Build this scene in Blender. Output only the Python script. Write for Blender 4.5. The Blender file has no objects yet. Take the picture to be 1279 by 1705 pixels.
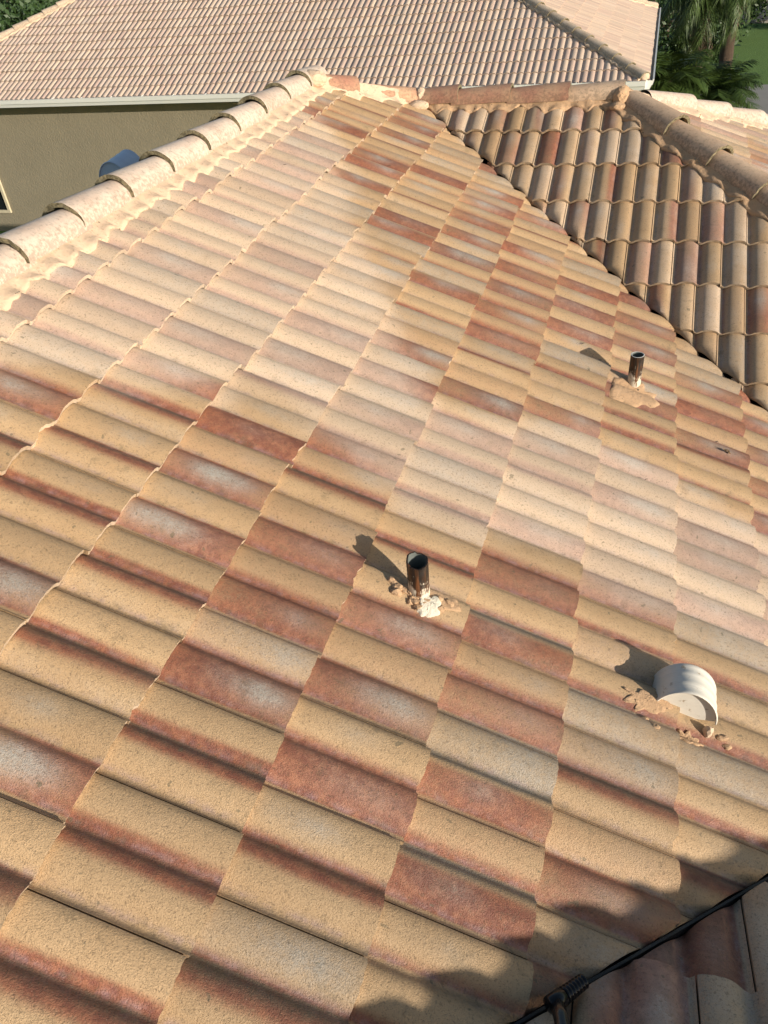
import bpy, bmesh, math, random
import numpy as np
from mathutils import Vector, Matrix

# ------------------------------------------------------------------ camera, sky, sun, exposure
scn = bpy.context.scene
cam_d = bpy.data.cameras.new('camera')
cam_d.sensor_fit = 'VERTICAL'; cam_d.sensor_height = 24.0
cam_d.lens = 24.0 * 1296.3 / 1705.0
cam_d.clip_start = 0.05; cam_d.clip_end = 600.0
cam = bpy.data.objects.new('camera', cam_d)
cam.location = (2.2116, -1.5442, 1.0017)
cam.rotation_euler = (0.89458, 0.078892, 0.279857)
scn.collection.objects.link(cam); scn.camera = cam

SUN_EL, SUN_AZ = math.radians(11.0), math.radians(-25.0)
SUN = Vector((math.cos(SUN_EL)*math.cos(SUN_AZ), math.cos(SUN_EL)*math.sin(SUN_AZ), math.sin(SUN_EL)))
world = bpy.data.worlds.new('World'); scn.world = world; world.use_nodes = True
wn = world.node_tree
sky = wn.nodes.new('ShaderNodeTexSky'); sky.sky_type = 'NISHITA'; sky.sun_disc = False
sky.sun_elevation = SUN_EL; sky.sun_rotation = math.atan2(SUN.x, SUN.y)
wn.links.new(sky.outputs[0], wn.nodes['Background'].inputs[0])
wn.nodes['Background'].inputs[1].default_value = 0.115
sun_d = bpy.data.lights.new('sun', 'SUN'); sun_d.energy = 5.0; sun_d.angle = math.radians(0.35)
sun_d.color = (1.0, 0.92, 0.80)
sun = bpy.data.objects.new('sun', sun_d); sun.rotation_euler = SUN.to_track_quat('Z', 'Y').to_euler()
sun.location = SUN * 30
scn.collection.objects.link(sun)
vs = scn.view_settings
vs.view_transform = 'Standard'; vs.look = 'None'; vs.gamma = 1.0; vs.use_curve_mapping = False
vs.exposure = 0.38
scn.cycles.use_denoising = True
scn.cycles.denoising_input_passes = 'RGB_ALBEDO_NORMAL'

# ------------------------------------------------------------------ helpers
COL = scn.collection
rng = random.Random(7)
PITCH = math.radians(22.6); CP, SP, TP = math.cos(PITCH), math.sin(PITCH), math.tan(PITCH)
E = 0.35          # exposed length of a course
W = 0.13123       # width of one barrel (two to a tile)
T = 0.021         # step from course to course
HB = 0.0255        # barrel height

def h01(*a):
    x = 0
    for k in a: x = (x * 1000003 + int(k) * 7919 + 12345) & 0xffffffff
    x ^= x >> 15; x = (x * 0x2c1b3c6d) & 0xffffffff; x ^= x >> 12
    x = (x * 0x297a2d39) & 0xffffffff; x ^= x >> 15
    return x / 0xffffffff

def link(name, me, parent=None, mat=None):
    o = bpy.data.objects.new(name, me); COL.objects.link(o)
    if parent is not None: o.parent = parent
    if mat is not None and me is not None and len(me.materials) == 0: me.materials.append(mat)
    return o

def tag(o, label=None, cat=None, group=None, kind=None):
    if label: o['label'] = label
    if cat: o['category'] = cat
    if group: o['group'] = group
    if kind: o['kind'] = kind
    return o

def empty(name, loc, label, cat, group=None):
    o = bpy.data.objects.new(name, None); COL.objects.link(o); o.location = loc
    o.empty_display_size = 0.1
    return tag(o, label, cat, group)

def unparent_offset(o, parent):
    """keep world-space vertices although the parent Empty sits elsewhere"""
    o.matrix_parent_inverse = Matrix.Translation(-Vector(parent.location))

def mesh(name, verts, faces, smooth=False, attrs=None):
    me = bpy.data.meshes.new(name)
    me.from_pydata([tuple(map(float, v)) for v in verts], [], [tuple(map(int, f)) for f in faces])
    if smooth is True:
        me.polygons.foreach_set('use_smooth', [True] * len(me.polygons))
    elif smooth is not False:
        me.polygons.foreach_set('use_smooth', list(smooth))
    if attrs:
        for k, a in attrs.items():
            at = me.attributes.new(k, 'FLOAT_VECTOR', 'POINT')
            at.data.foreach_set('vector', np.asarray(a, dtype=np.float32).ravel())
    me.update()
    return me

class MB:
    """collects simple solids into one mesh"""
    def __init__(s): s.v = []; s.f = []; s.sm = []
    def add(s, v, f, sm=False):
        b = len(s.v); s.v += [tuple(x) for x in v]; s.f += [tuple(i + b for i in q) for q in f]; s.sm += [sm] * len(f)
    def box(s, a, b):
        (x0, y0, z0), (x1, y1, z1) = a, b
        s.add([(x0,y0,z0),(x1,y0,z0),(x1,y1,z0),(x0,y1,z0),(x0,y0,z1),(x1,y0,z1),(x1,y1,z1),(x0,y1,z1)],
              [(0,3,2,1),(4,5,6,7),(0,1,5,4),(1,2,6,5),(2,3,7,6),(3,0,4,7)])
    def tube(s, pts, rad, n=12, cap=True, sm=True):
        pts = [Vector(p) for p in pts]; rad = rad if hasattr(rad, '__len__') else [rad] * len(pts)
        v = []; f = []; ref = None
        for i, p in enumerate(pts):
            d = (pts[min(i+1, len(pts)-1)] - pts[max(i-1, 0)]).normalized()
            if ref is None: ref = d.orthogonal().normalized()
            a = (ref - d * ref.dot(d)).normalized(); b = d.cross(a); ref = a
            for k in range(n):
                t = 2 * math.pi * k / n; v.append(p + (a * math.cos(t) + b * math.sin(t)) * rad[i])
        for i in range(len(pts) - 1):
            for k in range(n): f.append((i*n+k, i*n+(k+1) % n, (i+1)*n+(k+1) % n, (i+1)*n+k))
        if cap: f.append(tuple(range(n-1, -1, -1))); f.append(tuple((len(pts)-1)*n + k for k in range(n)))
        s.add(v, f, sm)
    def lump(s, c, size, seed, sub=2, rough=.35, up=(0, 0, 1)):
        bm = bmesh.new(); bmesh.ops.create_icosphere(bm, subdivisions=sub, radius=1.0)
        r = random.Random(seed)
        ws = [(Vector((r.uniform(-1,1), r.uniform(-1,1), r.uniform(-1,1))).normalized(), r.uniform(.3, 1.0)) for _ in range(9)]
        v = []
        for q in bm.verts:
            d = q.co.normalized(); k = 1.0
            for wv, am in ws: k += rough * am * max(0, d.dot(wv) - .55) * (1 if am > .6 else -1.4)
            k += rough * .12 * r.uniform(-1, 1)
            v.append((c[0] + d.x*k*size[0], c[1] + d.y*k*size[1], c[2] + d.z*k*size[2]))
        f = [tuple(x.index for x in q.verts) for q in bm.faces]; bm.free()
        s.add(v, f, False)
    def build(s, name, mat, parent=None, world=True):
        o = link(name, mesh(name, s.v, s.f, s.sm), parent, mat)
        if parent is not None and world: keep(o)
        return o

def keep(o):
    """vertices are written in world space: cancel the offset of the top-level Empty"""
    r = o
    while r.parent is not None: r = r.parent
    if o.parent is r: o.matrix_parent_inverse = Matrix.Translation(-Vector(r.location))

# ------------------------------------------------------------------ materials
class NT:
    def __init__(s, name):
        s.m = bpy.data.materials.new(name); s.m.use_nodes = True
        s.t = s.m.node_tree; s.b = s.t.nodes['Principled BSDF']
    def n(s, typ, **kw):
        x = s.t.nodes.new(typ)
        for k, v in kw.items():
            if k.startswith('i_'):
                key = k[2:].replace('_', ' ')
                x.inputs[key].default_value = v
            else: setattr(x, k, v)
        return x
    def l(s, a, b): s.t.links.new(a, b)
    def pos(s):
        if not hasattr(s, '_p'): s._p = s.n('ShaderNodeNewGeometry').outputs['Position']
        return s._p
    def noise(s, scale, detail=4, rough=.55, vec=None, dim=None):
        x = s.n('ShaderNodeTexNoise'); x.inputs['Scale'].default_value = scale
        x.inputs['Detail'].default_value = detail; x.inputs['Roughness'].default_value = rough
        s.l(vec if vec is not None else s.pos(), x.inputs['Vector']); return x.outputs['Fac']
    def vor(s, scale, vec=None):
        x = s.n('ShaderNodeTexVoronoi'); x.inputs['Scale'].default_value = scale
        s.l(vec if vec is not None else s.pos(), x.inputs['Vector']); return x.outputs['Distance']
    def math(s, op, a, b=None, c=None, clamp=False):
        x = s.n('ShaderNodeMath', operation=op, use_clamp=clamp)
        for i, q in enumerate((a, b, c)):
            if q is None: continue
            if isinstance(q, (int, float)): x.inputs[i].default_value = q
            else: s.l(q, x.inputs[i])
        return x.outputs[0]
    def remap(s, v, a, b, c=0., d=1., smooth=True):
        x = s.n('ShaderNodeMapRange'); x.interpolation_type = 'SMOOTHSTEP' if smooth else 'LINEAR'
        s.l(v, x.inputs[0])
        for i, q in zip((1, 2, 3, 4), (a, b, c, d)): x.inputs[i].default_value = q
        return x.outputs[0]
    def mix(s, fac, a, b, mode='MIX'):
        x = s.n('ShaderNodeMix', data_type='RGBA', blend_type=mode)
        for i, q in ((0, fac), (6, a), (7, b)):
            if isinstance(q, (int, float)): x.inputs[i].default_value = q
            elif isinstance(q, tuple): x.inputs[i].default_value = (*q, 1.0) if len(q) == 3 else q
            else: s.l(q, x.inputs[i])
        return x.outputs[2]
    def bump(s, height, dist, strength=1.0, prev=None):
        x = s.n('ShaderNodeBump'); x.inputs['Distance'].default_value = dist; x.inputs['Strength'].default_value = strength
        s.l(height, x.inputs['Height'])
        if prev is not None: s.l(prev, x.inputs['Normal'])
        return x.outputs[0]
    def out(s, col=None, rough=None, normal=None, **kw):
        for nm, q in (('Base Color', col), ('Roughness', rough), ('Normal', normal)):
            if q is None: continue
            if isinstance(q, tuple): s.b.inputs[nm].default_value = (*q, 1.0)
            elif isinstance(q, (int, float)): s.b.inputs[nm].default_value = q
            else: s.l(q, s.b.inputs[nm])
        for k, v in kw.items(): s.b.inputs[k.replace('_', ' ')].default_value = v
        return s.m

def tile_material(name, fine=True):
    k = NT(name)
    pig = k.n('ShaderNodeAttribute', attribute_name='pig'); ext = k.n('ShaderNodeAttribute', attribute_name='ext')
    sp = k.n('ShaderNodeSeparateXYZ'); se = k.n('ShaderNodeSeparateXYZ')
    k.l(pig.outputs['Vector'], sp.inputs[0]); k.l(ext.outputs['Vector'], se.inputs[0])
    red, dark, pale = sp.outputs; dry, val, tone = se.outputs
    nb = k.noise(7.0, 3, .6); nm = k.noise(38.0, 4, .62); nf = k.noise(420.0, 2, .6); ng = k.noise(130.0, 3, .65)
    brk = k.math('MULTIPLY_ADD', k.math('SUBTRACT', nb, .5), .75, k.math('MULTIPLY', k.math('SUBTRACT', nm, .5), .7))
    def amt(a, gain=1.0):
        x = k.math('MULTIPLY_ADD', k.math('MULTIPLY', a, gain), k.math('MULTIPLY_ADD', brk, 1.0, 1.0), k.math('MULTIPLY', brk, .08))
        x = k.math('ADD', x, k.math('MULTIPLY', k.math('ADD', k.math('SUBTRACT', nf, .5), k.math('SUBTRACT', ng, .5)), k.math('MULTIPLY', a, .95)))
        return k.remap(x, 0.03, 1.0)
    tanc = k.mix(nb, (.425, .268, .137), (.51, .352, .198))
    redc = k.mix(k.remap(nm, .35, .7), (.205, .067, .039), (.33, .130, .068))
    col = k.mix(amt(red, 1.32), tanc, redc)
    col = k.mix(amt(dark, 1.1), col, k.mix(nm, (.082, .056, .036), (.13, .10, .062)))
    col = k.mix(amt(pale, 1.0), col, k.mix(nb, (.36, .328, .280), (.45, .41, .35)))
    # sky reflected in the wet channels, painted in as a patchy purple tint
    sky_sheen = k.math('MULTIPLY', k.remap(k.noise(24.0, 5, .7), .38, .68), val)
    col = k.mix(k.math('MULTIPLY', sky_sheen, .55), col, (.36, .255, .265))
    # dried, chalky surface
    dr = k.remap(k.math('ADD', dry, k.math('MULTIPLY', k.math('SUBTRACT', nb, .5), .5)), .1, .9)
    chalk = k.mix(nm, (.66, .53, .42), (.76, .64, .53))
    col = k.mix(k.math('MULTIPLY', dr, .45), col, chalk)
    # algae and grime creeping along the channels and in cloudy patches
    gr = k.math('MULTIPLY', k.remap(k.math('ADD', k.noise(16.0, 5, .7), k.math('MULTIPLY', val, .10)), .56, .78), k.math('SUBTRACT', .50, k.math('MULTIPLY', dr, .25)))
    col = k.mix(gr, col, (.125, .098, .055))
    tn = k.n('ShaderNodeCombineColor')
    for i in range(3): k.l(tone, tn.inputs[i])
    col = k.mix(1.0, col, tn.outputs[0], 'MULTIPLY')
    if not fine: col = k.mix(.30, col, (.66, .50, .42))
    # sand grains and pin holes
    if fine:
        pit = k.remap(k.vor(330.0), .10, .32)
        spot = k.remap(k.noise(150.0, 3, .6), .30, .46)
        col = k.mix(k.math('MULTIPLY', k.math('SUBTRACT', 1.0, pit), .48), col, (.05, .035, .02))
        col = k.mix(k.math('MULTIPLY', k.math('SUBTRACT', 1.0, spot), .45), col, (.07, .05, .025))
        grain = k.remap(nf, .62, .80); col = k.mix(k.math('MULTIPLY', grain, .30), col, (.78, .66, .50))
        lich = k.remap(k.noise(31.0, 2, .5), .72, .745); col = k.mix(k.math('MULTIPLY', lich, .55), col, (.11, .10, .06))
        hgt = k.math('ADD', k.math('MULTIPLY', pit, .7), k.math('ADD', k.noise(260.0, 3, .6), k.math('MULTIPLY', nm, .9)))
        nrm = k.bump(hgt, .0024, .75)
    else:
        nrm = k.bump(k.noise(60.0, 3, .6), .006, .5)
    ro = k.math('MULTIPLY_ADD', dr, .25, .62)
    ro = k.math('SUBTRACT', ro, k.math('MULTIPLY', k.math('MULTIPLY', sky_sheen, .30), k.math('SUBTRACT', 1.0, dr)))
    return k.out(col, ro, nrm)

def mortar_material(name, c1, c2, stain=.45, bump=.007):
    k = NT(name)
    a = k.noise(11, 5, .6); b = k.noise(70, 4, .65); c = k.noise(300, 2, .6)
    col = k.mix(a, c1, c2)
    col = k.mix(k.math('MULTIPLY', k.remap(b, .52, .75), stain), col, (.16, .10, .055))
    col = k.mix(k.math('MULTIPLY', k.remap(k.noise(45, 2, .5), .70, .735), .75), col, (.035, .025, .015))
    return k.out(col, .9, k.bump(k.math('ADD', a, k.math('ADD', b, k.math('MULTIPLY', c, .4))), bump, .7))

def cap_material(name, c1, c2, dirt):
    """ridge tile: body colour by noise; 'ext' y marks the sawn end, x the weathered lower flank"""
    k = NT(name)
    ext = k.n('ShaderNodeAttribute', attribute_name='ext'); se = k.n('ShaderNodeSeparateXYZ')
    k.l(ext.outputs['Vector'], se.inputs[0]); flank, nose, tone = se.outputs
    a = k.noise(6, 4, .6); b = k.noise(55, 4, .7); f = k.noise(330, 2, .6)
    col = k.mix(k.remap(a, .3, .7), c1, c2)
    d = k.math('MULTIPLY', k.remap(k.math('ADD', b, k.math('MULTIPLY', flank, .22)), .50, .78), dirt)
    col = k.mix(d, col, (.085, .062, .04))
    col = k.mix(k.math('MULTIPLY', k.remap(f, .60, .75), .35), col, (.10, .075, .05))
    tn = k.n('ShaderNodeCombineColor')
    for i in range(3): k.l(tone, tn.inputs[i])
    col = k.mix(1.0, col, tn.outputs[0], 'MULTIPLY')
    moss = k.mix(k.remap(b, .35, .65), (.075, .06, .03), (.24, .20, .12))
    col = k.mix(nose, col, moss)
    return k.out(col, .85, k.bump(k.math('ADD', f, b), .003, .7))

def plain(name, col, rough=.6, var=.15, scale=8., bump=0.0, **kw):
    k = NT(name); a = k.noise(scale, 5, .6)
    c2 = tuple(max(0, x * (1 - var)) for x in col); c1 = tuple(min(1, x * (1 + var)) for x in col)
    return k.out(k.mix(a, c2, c1), rough, k.bump(k.noise(scale * 12, 3, .6), bump) if bump else None, **kw)

M = {}
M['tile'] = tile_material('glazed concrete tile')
M['tile_far'] = tile_material('distant concrete tile', fine=False)
M['mortar'] = mortar_material('peach mortar', (.56, .405, .275), (.66, .50, .36))
M['mortar_brown'] = mortar_material('weathered mortar', (.42, .26, .145), (.54, .355, .21), .5)
M['mortar_white'] = mortar_material('white caulk', (.62, .55, .42), (.78, .72, .60), .25)
M['cap_pale'] = cap_material('pale ridge tile', (.58, .44, .345), (.68, .555, .45), .45)
M['cap_brown'] = cap_material('brown ridge tile', (.50, .335, .22), (.60, .43, .29), .5)
M['cap_red'] = cap_material('reddish ridge tile', (.40, .19, .125), (.50, .31, .19), .5)
M['cap_far'] = cap_material('distant hip tile', (.50, .38, .27), (.58, .46, .34), .5)
M['deck'] = plain('black underlayment', (.018, .016, .014), .9)
M['flash'] = plain('black painted flashing', (.012, .012, .013), .32, .3, 30, .002)
M['stucco'] = plain('olive beige stucco', (.235, .20, .135), .92, .14, 2.2, .012)
M['house_wall'] = plain('tan stucco', (.45, .36, .24), .92, .06, 1.5, .004)
M['gutter'] = plain('white aluminium gutter', (.74, .73, .68), .45, .05, 2)

# ------------------------------------------------------------------ roof slopes and their tiles
# steep flank, broad crown, then a narrow flat channel
_t = np.linspace(0, 1, 201)
_h = np.interp(_t, (0, .05, .11, .19, .30, .42, .54, .66, .76, .83, .88, .93, 1), (.0, .20, .52, .80, .95, 1, .97, .85, .60, .28, .09, .02, 0))
_k = np.hanning(15); _k /= _k.sum()
PT, PH = _t, np.convolve(np.r_[_h[-8:-1], _h, _h[1:8]], _k, 'valid')
FCOLS = np.array((0, .08, .18, .42, .66, .80, .90))
COLS = np.array((0, .04, .08, .13, .19, .27, .36, .46, .56, .65, .73, .80, .86, .92))
def prof(v):
    """height of the barrel profile; v in barrels, channels at whole numbers"""
    return HB * np.interp(np.asarray(v, float) % 1.0, PT, PH)

class Slope:
    def __init__(s, O, down, nose0, exp=E, phase=0.0, seed=0, parity=0):
        s.O = np.array(O, float); d = np.array(down, float)
        s.ds = np.array([d[0]*CP, d[1]*CP, -SP]); s.n = np.array([d[0]*SP, d[1]*SP, CP])
        s.va = np.cross(s.ds, s.n)
        s.nose0, s.e, s.phase, s.seed, s.par = nose0, exp, phase, seed, parity
    def nose(s, i): return s.nose0 + i * s.e
    def world(s, sv, v, r):
        sv, v, r = np.asarray(sv, float), np.asarray(v, float), np.asarray(r, float)
        return s.O + sv[..., None]*s.ds + (v[..., None]*W)*s.va + r[..., None]*s.n
    def local(s, P):
        P = np.asarray(P, float) - s.O
        return P @ s.ds, (P @ s.va) / W, P @ s.n
    def top(s, sv, v):
        f = (np.asarray(sv, float) - s.nose0) / s.e
        return T * (f - np.floor(f)) + prof(np.asarray(v) - s.phase)
    def crack(s, i): return (i + 1 + s.par) % 2

def sstep(x, a, b):
    t = np.clip((x - a) / (b - a), 0, 1); return t*t*(3-2*t)

# drying front on the main slope (metres down the slope, metres towards the valley)
DRY = np.array([(0.3,-0.2),(0.6,-0.4),(0.95,-0.51),(1.04,-0.71),(1.4,-0.58),(1.71,-0.47),(1.99,-0.45),(2.33,-0.47),(2.69,-0.5),(3.06,-0.43),(3.6,-.4),(3.6,-1.2),
 (3.13,-1.17),(2.68,-1.27),(2.26,-1.29),(1.98,-1.15),(1.77,-1.01),(1.57,-1.18),(1.22,-1.81),(0.8,-2.61),(0.51,-3.13),(0.21,-3.52),(-0.2,-2.9),(-0.2,-0.2)])
def poly_dist(P, poly):
    a = poly; b = np.roll(poly, -1, 0); d = b - a
    r = P[:, None, :] - a[None]
    t = np.clip((r*d[None]).sum(2) / (d*d).sum(1)[None], 0, 1)
    dist = np.sqrt(((r - t[..., None]*d[None])**2).sum(2)).min(1)
    x, y = P[:, 0:1], P[:, 1:2]
    cond = (a[None,:,1] > y) != (b[None,:,1] > y)
    xi = a[None,:,0] + (y - a[None,:,1]) / np.where(d[None,:,1] == 0, 1e-9, d[None,:,1]) * d[None,:,0]
    ins = (cond & (x < xi)).sum(1) % 2 == 1
    return np.where(ins, dist, -dist)

# what was read off the photograph for the nearest barrels: course -> {barrel: kind}
KINDS = {}
READ = {  # course: (topmost barrel, kinds from there towards the valley)
 -2: (-8, 'trtsgtr'),
 -1: (-22, 'mtmgtgtgtrtrsgtrtmsdtdsdt'),
  0: (-26, 'rtmtdtrmgtmtmtmtrtrtdtrtrtrsdsdtr'),
  1: (-23, 'rtrtrtgmtsgtrtrtmtrtdtrtrtrsdsdsd'),
  2: (-22, 'rtrtrtrtrtdtrtrsgsdsdtrtrtrtdtd'),
  3: (-23, 'gtrtrtrmgsttrtrsdtmtrtqtrgqtqt'),
  4: (-21, 'trtrtstrsstrtrtmtrstsgtdtrt'),
  5: (-12, 'dtmtrmtmgstsgs')}
for _i, (_j, _k) in READ.items():
    for _n, _c in enumerate(_k): KINDS[(1, _i, _j + _n)] = _c
def kind_of(sl, i, j, first):
    key = (sl.seed, i, j)
    if key in KINDS: return KINDS[key]
    u = h01(sl.seed, i, j, 3)
    if sl.seed == 2: return ('t' if u < .9 else 'm') if first else ('r' if u < .45 else ('m' if u < .75 else ('d' if u < .9 else 'g')))
    if first: return 't' if u < .68 else ('g' if u < .80 else ('m' if u < .94 else 'r'))
    return 'r' if u < .52 else ('d' if u < .68 else ('g' if u < .86 else ('m' if u < .95 else 's')))

def pigment(sl, i, jc, S, V, far=False):
    """pigment sprayed on each tile: red, dark and pale amounts per vertex"""
    n = len(S); pig = np.zeros((n, 3)); ext = np.zeros((n, 3))
    vv = V - sl.phase
    j = np.floor(vv + 1e-6).astype(int); a = vv - j
    b = np.clip((S - (sl.nose(i) - sl.e)) / sl.e, 0, 1)
    for jj in np.unique(j):
        q = j == jj; aa, bb = a[q], b[q]
        kd = kind_of(sl, i, int(jj), (int(jj) - sl.crack(i)) % 2 == 0)
        u1, u2, u3, u4, u5 = (h01(sl.seed, i, jj, 10 + z) for z in range(5))
        along = 1.0 - .55 * np.abs(bb - u1) * (u2 + .3)
        R = np.zeros_like(aa); D = np.zeros_like(aa); P = np.zeros_like(aa)
        edge_hi = 1 - sstep(aa, .04, .30 + .25*u3); edge_lo = sstep(aa, .62 + .15*u4, .97)
        mid = np.exp(-((aa - .5)/.30)**2) * np.exp(-((bb - .3 - .5*u5)/.28)**2)
        if kd == 't':
            D = edge_hi * (.10 + .42*u2); P = mid * .5 * u3 + .34 * (u4 > .6) * u5; R = edge_lo * .6 * (u1 > .5) + .04 + .16*(u5 > .7)
        elif kd == 'r':
            R = (.75 + .35*u4) * along * (.72 + .28*edge_lo + .2*edge_hi); P = mid * (.2 + .6*u2) + .15*u3; D = edge_hi * .35 * u5
        elif kd == 'd':
            R = (1.1*(1 - sstep(aa, .12, .50 + .25*u3)) + .12*edge_lo) * along; D = edge_hi * (.45 + .35*u5); P = sstep(aa, .45, .8) * .35 * u2
        elif kd == 's':
            D = edge_hi * (.25 + .25*u2); R = sstep(aa, .60 + .15*u4, .90) * (.75 + .3*u1) * along + .06; P = mid * .3 * u3
        elif kd == 'q':
            D = edge_hi * .85; P = edge_hi * .3 + mid * .4; R = sstep(aa, .10, .45) * (.75 + .3*u4) * along
        elif kd == 'm':
            R = .55 * along * sstep(aa, .1, .6) * (u1 > .4) + .15; D = edge_hi * .45; P = mid * .6
        elif kd == 'g':
            P = .55 * along * (.6 + .4*u2); D = .22 + .35*edge_hi + .12*edge_lo
        k = .9 if far else (.80 if sl.seed == 2 else 1.0)
        pig[q, 0], pig[q, 1], pig[q, 2] = R*k, D*k, P*k
        ext[q, 2] = (.86 + .26 * h01(sl.seed, i, jj, 31))
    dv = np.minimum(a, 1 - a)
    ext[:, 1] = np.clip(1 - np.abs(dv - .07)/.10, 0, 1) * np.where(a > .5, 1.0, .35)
    return pig, ext

def dryness(sl, S, V):
    if sl.seed == 1:
        d = poly_dist(np.c_[S, V*W], DRY)
        return sstep(d, -.16, .18)
    return np.full(len(S), {2: .34, 3: .30, 4: .55, 5: .86, 6: 1.0, 7: 1.0}.get(sl.seed, .3))

def tile_geo(sl, i, jc, cuts=(), nu=10, ns=4, head=None, far=False):
    """one two-barrel tile of course i starting at channel jc; cuts: (point, outward normal) in world"""
    n0 = sl.nose(i); s0 = n0 - sl.e - .035
    if head is not None: s0 = max(s0, head)
    if s0 > n0 - .03: return None
    g = .0022 / W if not far else .006
    c = .12
    cols = []
    for bk in range(2):
        for q in (FCOLS if far else COLS):
            cols.append(bk + ((q - .12) % 1.0 if far else ((q - .10) % 1.0)))
    cols.append(2.0); cols = sorted(cols)
    if cols[0] > .004: cols = [0.0] + cols
    cols = np.array(cols) + (c if far else .10) + jc + sl.phase; cols[0] += g; cols[-1] -= g
    js, jr, jz = (h01(sl.seed, i, jc, 50) - .5) * .015, (h01(sl.seed, i, jc, 51) - .5) * .036, (h01(sl.seed, i, jc, 52) - .5) * .006
    rows = np.linspace(s0, n0, ns + 1)
    SS, VV = np.meshgrid(rows, cols, indexing='ij')
    vm = cols.mean()
    Sj = SS + js * (SS > s0 + .06)
    chip = np.zeros(len(cols))
    if not far and h01(sl.seed, i, jc, 90) > .80:      # a chipped corner here and there
        cq = int(h01(sl.seed, i, jc, 91)*len(cols)); wd = 1 + int(3*h01(sl.seed, i, jc, 92))
        for z in range(max(0, cq-wd), min(len(cols), cq+wd)): chip[z] = -.003 - .008*h01(sl.seed, i, jc, 93+z)
    Sj[-1] += (np.array([(h01(sl.seed, i, jc, 60 + z) - .5) * .003 for z in range(len(cols))]) + chip) * (0 if far else 1)
    Rr = T * (SS - (n0 - sl.e)) / sl.e + prof(VV - sl.phase) + jz + jr * (VV - vm) * W * np.clip((SS - s0) / sl.e, 0, 1)
    nr, nc = SS.shape
    S = list(Sj.ravel()); V = list(VV.ravel()); R = list(Rr.ravel()); F = []; SM = []; NZ = [0.] * len(S)
    for r in range(nr - 1):
        for q in range(nc - 1):
            F.append((r*nc+q, (r+1)*nc+q, (r+1)*nc+q+1, r*nc+q+1)); SM.append(True)
    # nose
    b = len(S); drop = T - .0035
    for q in range(nc): S.append(Sj[-1, q]); V.append(cols[q]); R.append(Rr[-1, q]); NZ.append(1.)
    for q in range(nc): S.append(Sj[-1, q] - .003); V.append(cols[q]); R.append(Rr[-1, q] - drop); NZ.append(1.)
    for q in range(nc - 1): F.append((b+q, b+nc+q, b+nc+q+1, b+q+1)); SM.append(True)
    # under side near the nose so that it reads as a slab
    # side skirts
    for q, fl in ((0, 0), (nc - 1, 1)):
        b = len(S)
        for r in range(nr):
            S.append(Sj[r, q]); V.append(cols[q]); R.append(Rr[r, q]); NZ.append(0.)
        for r in range(nr):
            S.append(Sj[r, q]); V.append(cols[q]); R.append(Rr[r, q] - .016); NZ.append(0.)
        for r in range(nr - 1):
            f = (b+r, b+nr+r, b+nr+r+1, b+r+1)
            F.append(f if fl else f[::-1]); SM.append(False)
    S, V, R, NZ = map(np.array, (S, V, R, NZ))
    P = sl.world(S, V, R)
    # cuts along valleys and hips
    crossing = []
    for (p0, nn) in cuts:
        d = (P - np.array(p0)) @ np.array(nn)
        if (d > 0).all(): return None
        if (d > 0).any(): crossing.append((p0, nn))
    if crossing:
        bm = bmesh.new()
        lay = bm.verts.layers.float.new('nz')
        bv = []
        for k, x in enumerate(P):
            q = bm.verts.new(x); q[lay] = NZ[k]; bv.append(q)
        for f, sm in zip(F, SM):
            q = bm.faces.new([bv[z] for z in f]); q.smooth = sm
        for p0, nn in crossing:
            geo = bm.verts[:] + bm.edges[:] + bm.faces[:]
            res = bmesh.ops.bisect_plane(bm, geom=geo, plane_co=p0, plane_no=nn, clear_outer=True)
            ce = [x for x in res['geom_cut'] if isinstance(x, bmesh.types.BMEdge)]
            ex = bmesh.ops.extrude_edge_only(bm, edges=ce)
            for x in ex['geom']:
                if isinstance(x, bmesh.types.BMVert): x.co -= Vector(sl.n) * .017
        bm.verts.index_update()
        P = np.array([x.co[:] for x in bm.verts]); NZ = np.array([x[lay] for x in bm.verts])
        F = [tuple(z.index for z in q.verts) for q in bm.faces]; SM = [q.smooth for q in bm.faces]
        bm.free()
        if len(F) < 3: return None
        S, V, R = sl.local(P)
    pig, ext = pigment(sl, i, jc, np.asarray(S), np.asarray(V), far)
    bj = np.floor(np.asarray(V) - sl.phase + 1e-6).astype(int)
    brn = np.array([h01(sl.seed, i, z, 77) for z in bj]) if not far else .5
    dd = dryness(sl, np.asarray(S), np.asarray(V))
    ext[:, 0] = np.clip(dd + (brn - .5)*(.55*4*dd*(1-dd) + .22), 0, 1)
    # bare concrete shows on the nose
    q = NZ > .5; pig[q] *= .30; pig[q, 2] += .35; ext[q, 1] = 0; ext[q, 0] = np.maximum(ext[q, 0], .5)
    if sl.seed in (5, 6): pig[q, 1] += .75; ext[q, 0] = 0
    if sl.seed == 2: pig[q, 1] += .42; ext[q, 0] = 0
    return dict(P=P, F=F, SM=SM, pig=pig, ext=ext, sl=sl)

CAMM = cam.rotation_euler.to_matrix(); CAML = np.array(cam.location); CAMR = np.array(CAMM)
def px_area(P):
    """rough picture size, used only to decide which tiles become objects of their own"""
    c = (P - CAML) @ CAMR
    if (c[:, 2] > -.1).any(): return 0.
    x = 640 + 1296.3*c[:, 0]/-c[:, 2]; y = 852.5 - 1296.3*c[:, 1]/-c[:, 2]
    ins = (x > 0) & (x < 1279) & (y > 0) & (y < 1705)
    if not ins.any(): return 0.
    return (np.clip(x, 0, 1279).max() - np.clip(x, 0, 1279).min()) * (np.clip(y, 0, 1705).max() - np.clip(y, 0, 1705).min())

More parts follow.
